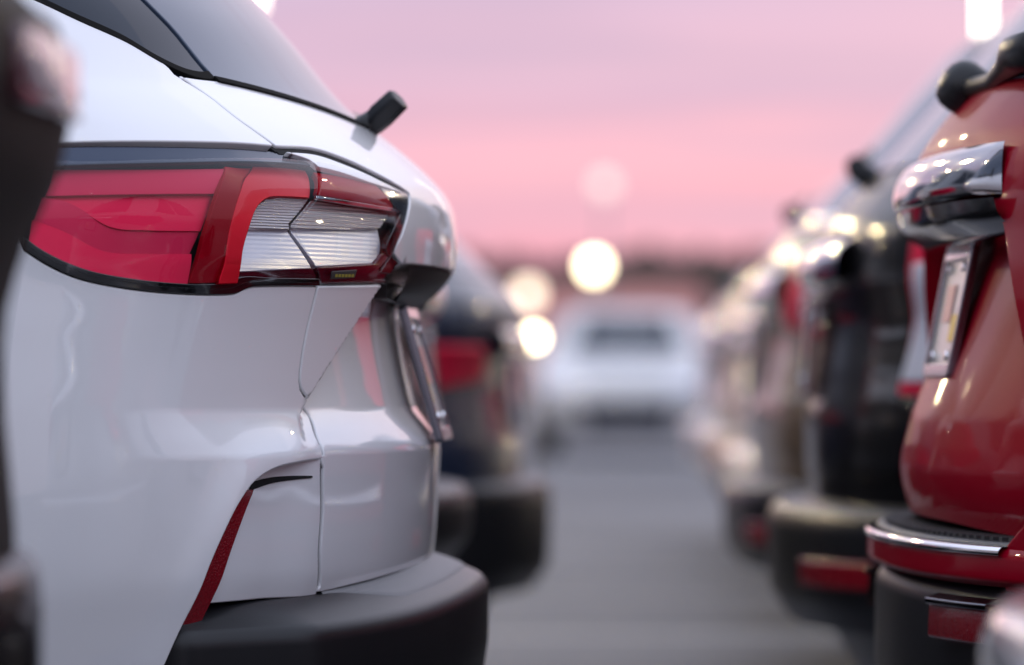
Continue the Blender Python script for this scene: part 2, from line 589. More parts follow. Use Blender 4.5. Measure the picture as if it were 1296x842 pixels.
def strip(name, surf, U, prof, m, parent, zdrop=None, oscale=None, sink=None, close=False, zr=None):
    """sweep a cross-section [(outward, z)] round the plan of the skin (bumpers, mouldings)"""
    U = np.asarray(U, float)
    zr = zr or float(np.mean([p[1] for p in prof]))
    verts = []; 
    for o_, z in prof:
        P = surf.p(U, np.full_like(U, zr)); n = surf.nrm(U, np.full_like(U, zr)); n[:, 2] = 0
        n /= np.linalg.norm(n, axis=1, keepdims=True)
        k = oscale(np.abs(U)) if oscale else 1.0
        P = P + n * (o_ * k)[:, None] if oscale else P + n * o_
        if sink: P = P - n * sink(np.abs(U))[:, None]
        P[:, 2] = z - (zdrop(np.abs(U)) if zdrop else 0)
        verts.append(P)
    A = np.stack(verts, 1)       # U x prof
    nu, npf = A.shape[:2]
    F = []
    for i in range(nu - 1):
        for j in range(npf - 1 if not close else npf):
            a = i * npf + j; b = i * npf + (j + 1) % npf
            q = (a, b, b + npf, a + npf)
            F.append(q if surf.side < 0 else q[::-1])
    V = A.reshape(-1, 3)
    o = link_mesh(name, V, F, m, parent)
    return o

def round_prof(pts, rad, seg=4):
    """fillet the corners of an open polyline"""
    P = [np.array(p, float) for p in pts]
    o = [tuple(P[0])]
    for i in range(1, len(P) - 1):
        a, b = P[i - 1] - P[i], P[i + 1] - P[i]
        la, lb = np.linalg.norm(a), np.linalg.norm(b)
        k = min(rad, la * .45, lb * .45)
        p0, p1 = P[i] + a / la * k, P[i] + b / lb * k
        for t in np.linspace(0, 1, seg + 1):
            o.append(tuple((1 - t) ** 2 * p0 + 2 * t * (1 - t) * P[i] + t * t * p1))
    o.append(tuple(P[-1]))
    return o

def sheet(name, surf, us, zs, m, parent, off=0., cap=False, both=True, quads=None):
    """plain grid of the skin over parameter lists; both = wraps to the far side too"""
    us = np.asarray(us, float); zs = np.asarray(zs, float)
    if both:
        us = np.concatenate([-us[::-1], us[1:] if us[0] == 0 else us])
    gu, gz = np.meshgrid(us, zs, indexing='ij')
    P = surf.p(gu, gz); n = surf.nrm(gu, gz)
    V = (P + n * off).reshape(-1, 3); Nr = n.reshape(-1, 3)
    nz_ = len(zs); F = []
    for i in range(len(us) - 1):
        for j in range(nz_ - 1):
            a = i * nz_ + j
            f = (a, a + nz_, a + nz_ + 1, a + 1)
            c = np.cross(V[f[1]] - V[f[0]], V[f[3]] - V[f[0]])
            F.append(f if np.dot(c, Nr[a]) > 0 else f[::-1])
    return link_mesh(name, V, F, m, parent, Nr)

def wheel(parent, c, outer):
    """tyre with rim and spokes; outer = -1 when the outside faces the camera"""
    prof = [(.20, -.09), (.235, -.105), (.30, -.115), (.335, -.10), (.345, -.06), (.345, .06), (.335, .10), (.30, .115), (.235, .105), (.20, .09), (.20, -.09)]
    t = MB().lathe_y(c, prof, 36).build('wheel', 'rubber', parent, True)
    m = MB().lathe_y(c, [(.235, outer * .098), (.215, outer * .10), (.205, outer * .06), (.205, -outer * .08)], 36)
    for k in range(5):
        a = 2 * math.pi * k / 5 + .3
        ax = [(math.cos(a), 0, math.sin(a)), (0, 1, 0), (-math.sin(a), 0, math.cos(a))]
        m.box((c[0] + .115 * math.cos(a), c[1] + outer * .075, c[2] + .115 * math.sin(a)), (.20, .03, .055), ax)
    m.lathe_y(c, [(.001, outer * .095), (.05, outer * .095), (.055, outer * .05)], 20)
    m.build('rim', 'rim_silver', t)

# ------------------------------------------------------------------ setting: ground
g = MB(); g.add([(-900, -300, 0), (900, -300, 0), (900, 2500, 0), (-900, 2500, 0)], [(0, 1, 2, 3)])
ground = tag(g.build('asphalt_ground', 'asphalt'), kind='structure')
for k in range(-1, 9):      # painted bay lines running through under the cars
    m_ = MB(); y_ = 7.65 + 2.6 * k
    m_.add([(-5.2, y_ - .05, .004), (5.2, y_ - .05, .004), (5.2, y_ + .05, .004), (-5.2, y_ + .05, .004)], [(0, 1, 2, 3)])
    m_.build('bay_line', 'line_paint', ground)

# ------------------------------------------------------------------ general car
def car_top(surf, parent, m, zt):
    """roof: closes the greenhouse"""
    us = np.linspace(-surf.umax, surf.umax, 121)
    P = surf.p(us, np.full_like(us, zt))
    c = P.mean(0)
    V = []; F = []; n = len(us)
    lv = [(1, 0), (.93, .018), (.8, .03), (.5, .045), (.2, .05)]
    for k, h in lv:
        Q = c + (P - c) * np.array([k, k, 1]); Q[:, 2] = zt + h
        V.append(Q)
    V = np.vstack(V + [c[None] + [[0, 0, .05]]])
    for i in range(len(lv) - 1):
        for j in range(n - 1):
            a = i * n + j
            F.append((a, a + 1, a + 1 + n, a + n))
    for j in range(n - 1):
        F.append(((len(lv) - 1) * n + j, (len(lv) - 1) * n + j + 1, len(V) - 1))
    return link_mesh('roof', V, F, m, parent)

def plate(parent, surf_side, yc, xt, xb, zt, zb, w=.31, patches=True, frame='chrome_dark', tl=None):
    """number plate: top edge at xt/zt, bottom edge at xb/zb, facing along -side*x"""
    A = np.array([xb, 0, zb]); B = np.array([xt, 0, zt])
    up = (B - A); h = np.linalg.norm(up); up /= h
    lat = np.array([0, 1, 0.]); nrm_ = np.cross(up, lat)
    if nrm_[0] * -surf_side < 0: nrm_ = -nrm_
    c = (A + B) / 2 + np.array([0, yc, 0])
    ax = [lat, up, nrm_]
    p = MB().box(c, (w, h, .004), ax).build('license_plate', 'plate_white', parent, bevel=.002)
    fr = MB(); t = .012
    for sgn in (-1, 1):
        fr.box(c + lat * sgn * (w / 2) + nrm_ * .002, (t, h + t, .012), ax)
        fr.box(c + up * sgn * (h / 2) + nrm_ * .002, (w - t - .001, t * 1.5, .012), ax)
    fr.build('plate_frame', frame, p, bevel=.002)
    for sx in (-.09, .09):
        for sz in (-.06, .06):
            s = MB().tube([c + lat * sx + up * sz + nrm_ * .001, c + lat * sx + up * sz + nrm_ * .008], .007, 10)
            s.build('screw', 'chrome', p, True)
    if patches:
        MB().box(c + lat * -.08 + up * -.022 + nrm_ * .0035, (.07, .036, .002), ax).build('sticker', 'plate_yellow', p)
        MB().box(c + lat * .03 + up * .012 + nrm_ * .0035, (.10, .05, .002), ax).build('sticker', 'plate_pink', p)
    return p

BASE_REAR = [(.24, -.18), (.34, -.10), (.46, -.055), (.60, -.05), (.72, -.045), (.80, -.060), (.90, -.075), (.98, -.060), (1.05, -.035), (1.10, -.045), (1.16, -.10), (1.22, -.16), (1.36, -.29), (1.50, -.42), (1.58, -.50), (1.62, -.58)]
BASE_W = [(.24, .80), (.36, .885), (.50, .915), (.75, .93), (.92, .925), (1.05, .90), (1.18, .85), (1.35, .775), (1.50, .70), (1.58, .655), (1.62, .61)]
BASE_F = [(.24, -4.25), (.40, -4.42), (.60, -4.47), (.74, -4.44), (.86, -4.34), (.93, -4.15), (.99, -3.85), (1.06, -3.35), (1.12, -3.05), (1.35, -2.68), (1.50, -2.42), (1.62, -2.10)]

def simple_car(name, label, side, yc, rear_x, color, rear=None, lamp=None, lamp_in=None, bump_z=(.62, .40), bump_o=.085, lower='plastic_black',
               plate_z=.86, reflect=True, wiper=True, lampm='lens_red', lampi='lens_clear', step_m='plastic_black', cap_m=None, group=None, zs=1.0, pl=True, garnish=True, glass='glass_dark', handle=1.0, chrome=False, trim=False):
    rear = rear or BASE_REAR
    sf = Surf(side, yc, [(z * zs, q - side * rear_x) for z, q in rear] if True else rear, [(z * zs, w) for z, w in BASE_W],
              [(.2, .42), (.6, .45), (1.1, .45), (1.62, .30)], 2.3, [(z * zs, q - side * rear_x) for z, q in BASE_F])
    root = thing(name, (side * 2.2 + rear_x, yc, 0), label, 'car', group)
    U = np.concatenate([np.linspace(0, S0, 26), np.linspace(S0, S0 + LS, 14)[1:], np.linspace(S0 + LS, 2 * S0 + LS, 14)[1:]])
    zb = [z * zs for z in (.24, .30, .36, .42, .48)]
    zl = np.concatenate([np.linspace(.48, 1.06, 30), np.linspace(1.06, 1.14, 5)[1:]]) * zs
    zg = np.linspace(1.14, 1.60, 16) * zs
    sheet('sill', sf, U, zb, lower, root)
    sheet('body', sf, U, zl, color, root)
    sheet('pillars', sf, U, zg, color if cap_m is None else cap_m, root)
    car_top(sf, root, color, 1.60 * zs)
    # glass
    panel('rear_window', sf, [[(-.62, 1.17 * zs), (0, 1.165 * zs), (.62, 1.17 * zs)], [(.62, 1.17 * zs), (.60, 1.54 * zs)], [(.60, 1.54 * zs), (-.60, 1.54 * zs)], [(-.60, 1.54 * zs), (-.62, 1.17 * zs)]], glass, root, step=.05, off=.004, is_uv=True, lip=.004)
    for sg in (1, -1):
        panel('side_window', sf, [[(sg * (S0 - .12), 1.17 * zs), (sg * (S0 + .55), 1.10 * zs)], [(sg * (S0 + .55), 1.10 * zs), (sg * (S0 + .62), 1.53 * zs)], [(sg * (S0 + .62), 1.53 * zs), (sg * (S0 + .1), 1.50 * zs), (sg * (S0 - .12), 1.17 * zs)]], 'glass_dark', root, step=.05, off=.004, is_uv=True, lip=.004)
        panel('door_window', sf, [[(sg * (S0 + .68), 1.10 * zs), (sg * (S0 + 1.75), 1.10 * zs)], [(sg * (S0 + 1.75), 1.10 * zs), (sg * (S0 + 2.1), 1.52 * zs)], [(sg * (S0 + 2.1), 1.52 * zs), (sg * (S0 + .70), 1.53 * zs)], [(sg * (S0 + .70), 1.53 * zs), (sg * (S0 + .68), 1.10 * zs)]], 'glass_dark', root, step=.07, off=.004, is_uv=True, lip=.004)
    um = sf.umax
    panel('windscreen', sf, [[(um - .62, 1.16 * zs), (um - .60, 1.54 * zs)], [(um - .60, 1.54 * zs), (um - .01, 1.54 * zs)], [(um - .01, 1.54 * zs), (um - .01, 1.16 * zs)], [(um - .01, 1.16 * zs), (um - .62, 1.16 * zs)]], 'glass_dark', root, step=.07, off=.004, is_uv=True, lip=.004)
    panel('windscreen', sf, [[(-(um - .62), 1.16 * zs), (-(um - .60), 1.54 * zs)], [(-(um - .60), 1.54 * zs), (-(um - .01), 1.54 * zs)], [(-(um - .01), 1.54 * zs), (-(um - .01), 1.16 * zs)], [(-(um - .01), 1.16 * zs), (-(um - .62), 1.16 * zs)]], 'glass_dark', root, step=.07, off=.004, is_uv=True, lip=.004)
    # liftgate skin, proud of the body
    panel('liftgate', sf, [[(-.72, .64 * zs), (0, .635 * zs), (.72, .64 * zs)], [(.72, .64 * zs), (.70, .9 * zs), (.68, 1.13 * zs)], [(.68, 1.13 * zs), (-.68, 1.13 * zs)], [(-.68, 1.13 * zs), (-.70, .9 * zs), (-.72, .64 * zs)]], color, root, step=.03, off=.004, is_uv=True, lip=.004)
    # tail lamps (U, z corner lists)
    lamp = lamp or [(.46, .93), (.60, 1.06), (1.10, 1.05), (1.16, .97), (.85, .88)]
    for sg in (1, -1):
        q = [(sg * u, z * zs) for u, z in lamp]
        lp = panel('tail_lamp', sf, [[q[i], q[(i + 1) % len(q)]] for i in range(len(q))], lampm, root, step=.025, off=.016, is_uv=True, lip=.014, rnd=.006)
        if lamp_in:
            q = [(sg * u, z * zs) for u, z in lamp_in]
            panel('reversing_lens', sf, [[q[i], q[(i + 1) % len(q)]] for i in range(len(q))], lampi, lp, step=.02, off=.022, is_uv=True, lip=.006, rnd=.004)
    # bumper
    bz0, bz1 = bump_z[0] * zs, bump_z[1] * zs
    Ub = np.linspace(-(S0 + .18), S0 + .18, 90)
    osc = lambda u: 1 - .7 * sstep(.5, S0 + .1, u)
    prof = round_prof([(-.03, bz0 + .012), (bump_o * .82, bz0), (bump_o, bz0 - .03), (bump_o * .95, bz1 + .05), (bump_o * .5, bz1)], .02)
    bp = strip('bumper', sf, Ub, prof, step_m, root, oscale=osc)
    if trim:  # chrome moulding added to catch lamp glints
        strip('glint_trim', sf, np.linspace(-S0 - .5, S0 + .5, 120), round_prof([(-.004, 1.168 * zs), (.016, 1.160 * zs), (.020, 1.142 * zs), (.014, 1.124 * zs), (-.004, 1.118 * zs)], .012, 5), 'chrome', root)
    if chrome:
        strip('chrome_strip', sf, np.linspace(-.75, .75, 50), round_prof([(bump_o * .9, bz0 + .002), (bump_o + .010, bz0 - .006), (bump_o + .012, bz0 - .022), (bump_o * .9, bz0 - .028)], .008, 4), 'chrome', bp, oscale=osc)
    if reflect:
        for sg in (1, -1):
            u = np.linspace(.48, .74, 12) * sg
            strip('reflector', sf, u if sg > 0 else u[::-1], round_prof([(bump_o * .9, bz0 - .085), (bump_o + .012, bz0 - .09), (bump_o + .012, bz0 - .135), (bump_o * .9, bz0 - .14)], .004), 'reflector_red', bp, oscale=osc)
    Pz = lambda z: float(sf.p(0.0, z * zs)[0])
    if pl:
        plate(root, side, yc, Pz(plate_z + .078) - side * .018, Pz(plate_z - .078) - side * .018, (plate_z + .078) * zs, (plate_z - .078) * zs)
    if garnish:  # chrome bulge enlarged so it catches lamp glints
        u = np.linspace(-.46, .46, 40)
        strip('handle_garnish', sf, u, round_prof([(-.0, 1.045 * zs), (.026 * handle, 1.03 * zs), (.036 * handle, 1.0 * zs), (.028 * handle, .97 * zs), (-.005, .955 * zs)], .018, 5), 'chrome', root)
    if wiper:
        x0 = Pz(1.165)
        w = MB()
        w.tube([(x0 + side * .01, yc, 1.155 * zs), (x0 - side * .035, yc, 1.185 * zs)], [.026, .022], 12)
        wp = w.build('wiper', 'plastic_black', root, True)
        MB().tube([(x0 - side * .03, yc - .02, 1.185 * zs), (x0 - side * .012, yc + .2, 1.20 * zs), (x0 + side * .02, yc + .44, 1.235 * zs)], [.022, .012, .007], 10).build('wiper_arm', 'plastic_black', wp, True)
    for q, in ((-.98,), (-3.62,)):
        for sg, in ((-1,), (1,)):
            wheel(root, (rear_x - side * q, yc + sg * .84, .345), sg)
    return root, sf

# ------------------------------------------------------------------ the white car in focus
HY = 6.30
h_rear = [(.20, -.40), (.34, -.32), (.46, -.285), (.56, -.268), (.62, -.254), (.70, -.2490), (.75, -.2475), (.80, -.2465), (.85, -.2455), (.90, -.2425), (.95, -.2370), (.99, -.2275), (1.03, -.2245), (1.06, -.2265), (1.085, -.235),
          (1.11, -.255), (1.14, -.287), (1.17, -.325), (1.20, -.364), (1.30, -.450), (1.40, -.541), (1.50, -.64), (1.60, -.76), (1.65, -.84)]
h_w = [(.20, .80), (.34, .90), (.50, .927), (.60, .9345), (.70, .9335), (.80, .929), (.90, .9215), (.98, .9165), (1.03, .918), (1.08, .912), (1.13, .895), (1.20, .872), (1.30, .832), (1.42, .775), (1.55, .70), (1.65, .62)]
h_f = [(z, q - .19) for z, q in BASE_F]
def rec_edge(z):      # half-width of the plate recess: narrow at the handle, wide at the bottom
    return np.interp(z, [.775, .80, .835, .985, 1.0], [.66, .64, .605, .445, .43])
ledge = pchip([.20, .62, .70, .748, .756, .764, .800, .808, .818, .85, .90, .95, .99, 1.7], [0, 0, 0, .0012, .0014, -.001, -.0150, -.0175, -.0172, -.0145, -.0095, -.003, 0, 0])
def h_disp(u, v, z):
    depth = np.interp(z, [.765, .785, .93, .968, .980, .990], [0, .006, .058, .064, .030, 0])
    k = 1 - sstep(-.014, .012, v - rec_edge(z))
    dq = -depth * k
    # shelf over the bumper runs round on to the rear wing and fades forwards
    dq = dq + ledge(z) * (1 - sstep(.78, 1.02, u))
    return dq, 0 * v
H = Surf(-1, HY, h_rear, h_w, [(.2, .55), (.6, .53), (1.05, .50), (1.2, .46), (1.65, .32)], 2.2, h_f, h_disp)
H.grid(-.12, S0 + 1.0, .42, 1.40, 560, 620)
car = thing('white_car', (-2.45, HY, 0), 'white crossover in sharp focus, its red and clear tail lamp facing the camera', 'car')

def mirror_uv(segs): return [[(-u, z) for u, z in sg][::-1] for sg in segs][::-1]
SPLIT_LOW = [(403, 361), (393, 400), (382, 455), (381, 492), (388, 522), (402, 556), (409, 592), (409, 645), (406, 700), (403, 754)]
SPLIT_TOP = [(352, 187), (302, 151), (258, 117), (221, 93)]
LAMP_BOT = [(32, 316), (55, 331), (90, 348), (130, 359), (190, 368), (250, 372), (288, 372), (300, 370), (316, 363), (345, 361), (403, 361)]
LAMP_TOP = [(352, 187), (300, 183), (200, 181), (100, 182), (40, 186)]
WIN_LOW = [(272, 100), (240, 93), (205, 77), (160, 51), (100, 24), (40, -4), (-40, -36)]
ARCH = [(409, 583), (375, 586), (343, 593), (318, 608), (301, 630), (284, 662), (261, 714), (232, 778), (203, 842)]

# inner shell: black backing that puts shade into the shut lines
us = np.concatenate([np.linspace(0, S0, 60), np.linspace(S0, S0 + .9, 24)[1:]])
H0 = Surf(-1, HY, h_rear, h_w, [(.2, .55), (.6, .53), (1.05, .50), (1.2, .46), (1.65, .32)], 2.2, h_f, lambda u, v, z: (ledge(z) * (1 - sstep(.78, 1.02, u)), 0 * v))
sheet('inner_shell', H0, us, np.linspace(.56, 1.36, 70), 'shell_dark', car, off=-.085)

# rear wing with lamp notch and bumper cut-out
ft = H.uv([(-40, -36)])[0]
fwd = S0 + .95
sd_ = H.uv([(221, 93)])[0]
wing = [H.uv(SPLIT_LOW[:7][::-1]), H.uv(LAMP_BOT[::-1]), H.uv([(32, 316), (24, 290), (26, 240), (40, 186)]), H.uv(LAMP_TOP[::-1]), H.uv(SPLIT_TOP), H.uv([(221, 93)] + WIN_LOW[2:]),
        [ft, (fwd, 1.36)], [(fwd, 1.36), (fwd, .50)]]
ar = H.uv(ARCH)
wing[-1] = [(fwd, 1.36), (fwd, .36)]
wing += [[(fwd, .36), (ar[-1][0] + .10, .38), ar[-1]], ar[::-1]]
def flare(U, z):      # the wing swells outwards towards the bumper cut-out
    A = np.array(outline([ar], .02)); B_ = A[1:]; A = A[:-1]; D_ = B_ - A
    Q = np.stack([U, z], -1)[:, None, :] - A[None]
    t = np.clip((Q * D_[None]).sum(-1) / (D_ ** 2).sum(-1)[None], 0, 1)
    d = np.sqrt(((Q - t[..., None] * D_[None]) ** 2).sum(-1)).min(1)
    return .010 * np.exp(-(d / .035) ** 2) * sstep(ar[0][0], ar[0][0] + .09, U)
panel('rear_wing', H, wing, 'paint_white', car, step=.009, ins=.0040, is_uv=True, lip=.022, rnd=.0025, tilt=flare)
panel('rear_wing', H, mirror_uv(wing), 'paint_white', car, step=.03, ins=.0015, is_uv=True, lip=.022, rnd=.004)

# bumper corner, set back behind the edge of the wing
corner = [[(409, 562), (409, 583), (409, 645), (406, 700), (403, 756)], [(403, 756), (330, 765), (255, 771), (200, 773)], [(200, 773), (268, 690), (300, 625), (328, 588), (370, 566), (409, 562)]]
cuv = [H.uv(s) for s in corner]
ctilt = lambda U, z: .010 * sstep(.0, .09, np.maximum(0, (cuv[0][0][0] + .10) - U))
panel('bumper_corner', H, cuv, 'paint_white', car, step=.008, ins=.0040, is_uv=True, off=-.012, lip=.02, rnd=.0025,
      tilt=ctilt)
panel('bumper_corner', H, mirror_uv(cuv), 'paint_white', car, step=.03, ins=.001, is_uv=True, off=-.012, lip=.02, rnd=.003)
# slim red reflector in the step between wing and bumper
rf = [H.uv([(326, 621), (312, 656), (294, 706), (266, 774), (254, 800)]), H.uv([(254, 800), (226, 795)]), H.uv([(226, 795), (232, 780), (262, 710), (290, 652), (308, 624)]), H.uv([(308, 624), (326, 621)])]
panel('side_reflector', H, rf, 'reflector_red', car, step=.004, is_uv=True, off=-.006, lip=.012, rnd=.001)

vt = [H.uv([(330, 611), (350, 606), (375, 603.5), (397, 603)]), H.uv([(397, 603), (397, 604.5)]), H.uv([(397, 604.5), (375, 608), (350, 613), (324, 622)]), H.uv([(324, 622), (330, 611)])]
panel('slot_shadow', H, vt, 'shell_dark', car, step=.004, is_uv=True, off=-.0105, lip=.004, rnd=.0005, tilt=ctilt)  # dark strip drawn for the shadow in the slot
# liftgate
wl = H.uv([(272, 100), (330, 114), (400, 135), (455, 157)])
zc = 1.178
top_half = [wl[0], wl[1], wl[2], wl[3], (.12, zc), (0, zc)]
bt = H.uv([(404, 752), (450, 741), (500, 727), (535, 714)])
zb_ = bt[-1][1] + .004
low_half = [bt[0], bt[1], bt[2], bt[3], (.15, zb_), (0, zb_ + .001)]
L_TOP = [(352, 187), (400, 190), (440, 203), (480, 222), (518, 246)]
L_END = [(518, 246), (517, 268), (509, 296), (499, 322), (484, 345), (470, 354)]
L_BOT = [(470, 354), (440, 359), (403, 361)]
lt, le, lb = H.uv(L_TOP), H.uv(L_END), H.uv(L_BOT)
spl = H.uv(SPLIT_LOW)
spt = H.uv(SPLIT_TOP + [(232, 96), (252, 99)][:0])
corner_top = H.uv([(221, 93), (245, 97), (272, 100)])
near = [low_half[::-1], spl[::-1], lb[::-1], le[::-1], lt[::-1], spt, corner_top, top_half]
far = mirror_uv(near)
ex = []
for z in np.arange(.772, .992, .006):
    uu = np.linspace(.2, .95, 600); vv = HY - H0.p(uu, np.full_like(uu, z))[:, 1]
    for dv in np.arange(-.018, .019, .003):
        u = float(np.interp(rec_edge(z) + dv, vv, uu))
        ex += [(u, z), (-u, z)]
for z in (.966, .9685, .971, .974, .977, .980, .983, .986, .989, .992):
    ex += [(u, z) for u in np.arange(-.46, .461, .0085)]
panel('liftgate', H, near + far, 'paint_white', car, step=.0085, ins=.0040, is_uv=True, lip=.014, rnd=.0025, extra=np.array(ex))

# rear window, its rubber edge, side glass
gt = 1.60
win = [[(0, zc), (.12, zc), wl[3], wl[2], wl[1], wl[0]], [wl[0], *H.uv([(226, 45), (188, 5)]), (wl[0][0] + .055, 1.36)], [(wl[0][0] + .055, 1.36), (wl[0][0] + .05, 1.52)], [(wl[0][0] + .05, 1.52), (0, 1.54)]]
winm = mirror_uv(win)
panel('rear_window', H, win + winm, 'glass_grey', car, step=.014, ins=.002, is_uv=True, off=.001, lip=.01, rnd=.002)
gsk = [[(a, b + .0015) for a, b in win[0]], [(a, b - .004) for a, b in win[0][::-1]]]
panel('window_seal', H, gsk, 'rubber', car, step=.004, is_uv=True, off=.003, lip=.004, rnd=.001)
q0 = H.uv([(272, 100)])[0]
side = [H.uv([(272, 100), (262, 101), (240, 96), (205, 80), (160, 54), (100, 27), (40, -1), (-40, -33)]), [ft, (S0 + .75, 1.27), (S0 + .8, 1.36)], [(S0 + .8, 1.36), (q0[0] + .055, 1.36)], [(q0[0] + .055, 1.36), *H.uv([(188, 5), (226, 45), (272, 100)])]]
panel('side_window', H, side, 'glass_dark', car, step=.012, ins=.003, is_uv=True, off=-.002, lip=.01, rnd=.002)
sg_ = [[(a, b + .001) for a, b in side[0]], [(a, b + .009) for a, b in side[0][::-1]]]
panel('window_seal', H, sg_, 'rubber', car, step=.005, is_uv=True, off=.001, lip=.004, rnd=.001)

def gap_strip(pts_uv, w_=.0042, sg=1):  # black strip sunk in the shut lines so the gaps read as shaded
    P = np.array(outline([pts_uv], .008)); t = np.gradient(P, axis=0); t /= np.linalg.norm(t, axis=1, keepdims=True)
    n = np.stack([-t[:, 1], t[:, 0]], 1)
    a = [tuple(p) for p in P + n * w_]; b_ = [tuple(p) for p in P - n * w_]
    if sg < 0: a = [(-u, z) for u, z in a]; b_ = [(-u, z) for u, z in b_]
    panel('gap_shade', H, [a, [a[-1], b_[-1]], b_[::-1], [b_[0], a[0]]], 'shell_dark', car, step=.006, is_uv=True, off=-.0042, lip=.01, rnd=.001)
for sg in (1, -1):
    gap_strip(spl, sg=sg); gap_strip(spt, sg=sg); gap_strip(lt, sg=sg)
# ---- tail lamp on the wing: black housing, red and clear reflectors, one clear cover
lamp = panel('tail_lamp', H, [LAMP_TOP, [(40, 186), (26, 240), (24, 290), (32, 316)], LAMP_BOT, [(403, 361), (374, 300), (371, 283), (398, 250)], [(398, 250), (395, 212), (385, 198), (352, 187)]], 'shell_dark', car, step=.010, off=-.016, lip=0)
lamp['label'] = 'outer red tail lamp with a clear corner, set in the rear wing'
RIB = {'lens_clear': .60, 'lens_red': .35, 'lens_red_bar': .35, 'lens_red_band': .35, 'lens_ribbed': .45, 'lens_grid': .45}
def lp(name, segs, m, parent, off, tilt=None, step=.006, lip=.006, rnd=.0012, ins=.0006):
    return panel(name, H, segs, m, parent, step=step, off=off, lip=lip, rnd=rnd, ins=ins, tilt=tilt, ntilt=RIB.get(m, 0))
lp('lamp_bezel', [[(30, 300), (55, 318), (90, 335), (130, 347), (190, 356), (250, 360), (285, 358), (300, 352), (316, 350), (345, 352), (403, 353)], [(403, 353), (403, 360)], LAMP_BOT[::-1], [(32, 316), (30, 300)]], 'gloss_black', lamp, .002)
lp('lamp_brow', [[(352, 188), (300, 184), (200, 182), (100, 183), (44, 187)], [(44, 187), (42, 212)], [(42, 212), (100, 209), (200, 206), (290, 203), (330, 203), (372, 205), (394, 208)], [(394, 208), (384, 198), (352, 188)]], 'brow_dark', lamp, .004,
   tilt=lambda U, z: -.010 * sstep(1.075, 1.125, z))
lp('red_band', [[(70, 214), (180, 213), (288, 211)], [(288, 211), (276, 243)], [(276, 243), (160, 244), (60, 246)], [(60, 246), (70, 214)]], 'lens_red_band', lamp, -0.0060, lip=.004, rnd=.0006, ins=-.0007)
lp('red_reflector', [[(60, 245), (160, 244), (276, 243)], [(276, 243), (256, 292)], [(256, 292), (190, 291), (140, 286), (90, 256), (58, 250)], [(58, 250), (60, 245)]], 'lens_red', lamp, -0.0064, lip=.004, rnd=.0006, ins=-.0007, tilt=lambda U, z: -.12 * (z - 1.03))
lp('red_reflector', [[(55, 250), (90, 258), (140, 287), (190, 292), (256, 293)], [(256, 293), (243, 322)], [(243, 322), (180, 322), (130, 318), (80, 292), (45, 278)], [(45, 278), (55, 250)]], 'lens_red_band', lamp, -0.0068, lip=.004, rnd=.0006, ins=-.0007)
lp('red_reflector', [[(42, 280), (80, 294), (130, 319), (180, 323), (243, 323)], [(243, 323), (236, 358)], [(236, 358), (190, 355), (130, 346), (80, 331), (38, 306)], [(38, 306), (42, 280)]], 'lens_red', lamp, -0.0072, lip=.004, rnd=.0006, ins=-.0007, tilt=lambda U, z: -.12 * (z - 1.03))
lp('red_wedge', [[(288, 208), (326, 203)], [(326, 203), (312, 232), (292, 290), (273, 358)], [(273, 358), (237, 358)], [(237, 358), (258, 296), (276, 244), (288, 208)]], 'lens_red_deep', lamp, -0.0050,
   tilt=lambda U, z: .008 * np.sin((U * 30)))
lp('red_bar', [[(326, 203), (360, 205), (392, 209)], [(392, 209), (396, 249)], [(396, 249), (360, 247), (343, 249), (330, 259), (320, 278), (306, 318), (297, 357)], [(297, 357), (273, 358)], [(273, 358), (292, 290), (312, 232), (326, 203)]], 'lens_red_bar', lamp, -0.0040, tilt=lambda U, z: -.10 * (z - 1.05))
lp('clear_reflector', [[(345, 251), (370, 249), (397, 251)], [(397, 251), (372, 283)], [(372, 283), (373, 291)], [(373, 291), (318, 290)], [(318, 290), (330, 263), (345, 251)]], 'lens_ribbed', lamp, -0.0080)
lp('clear_reflector', [[(318, 291), (373, 292)], [(373, 292), (376, 300), (396, 340)], [(396, 340), (302, 344)], [(302, 344), (309, 318), (318, 291)]], 'lens_clear', lamp, -0.0060, tilt=lambda U, z: -.20 * (z - .995))
lp('maroon_strip', [[(301, 345), (350, 342), (397, 341)], [(397, 341), (403, 354)], [(403, 354), (345, 352), (316, 350), (299, 353)], [(299, 353), (301, 345)]], 'lens_maroon', lamp, -0.0020)
lp('lamp_cover', [[(44, 200), (100, 206), (200, 204), (300, 202), (360, 203), (394, 207)], [(394, 207), (398, 250)], [(398, 250), (371, 283)], [(371, 283), (375, 300), (403, 358)], [(403, 358), (345, 356), (316, 355), (300, 361), (285, 365), (250, 365), (190, 361), (130, 352), (90, 340), (55, 324), (32, 308)], [(32, 308), (26, 250), (44, 200)]], 'clear_cover', lamp, .003, step=.008, lip=.004)

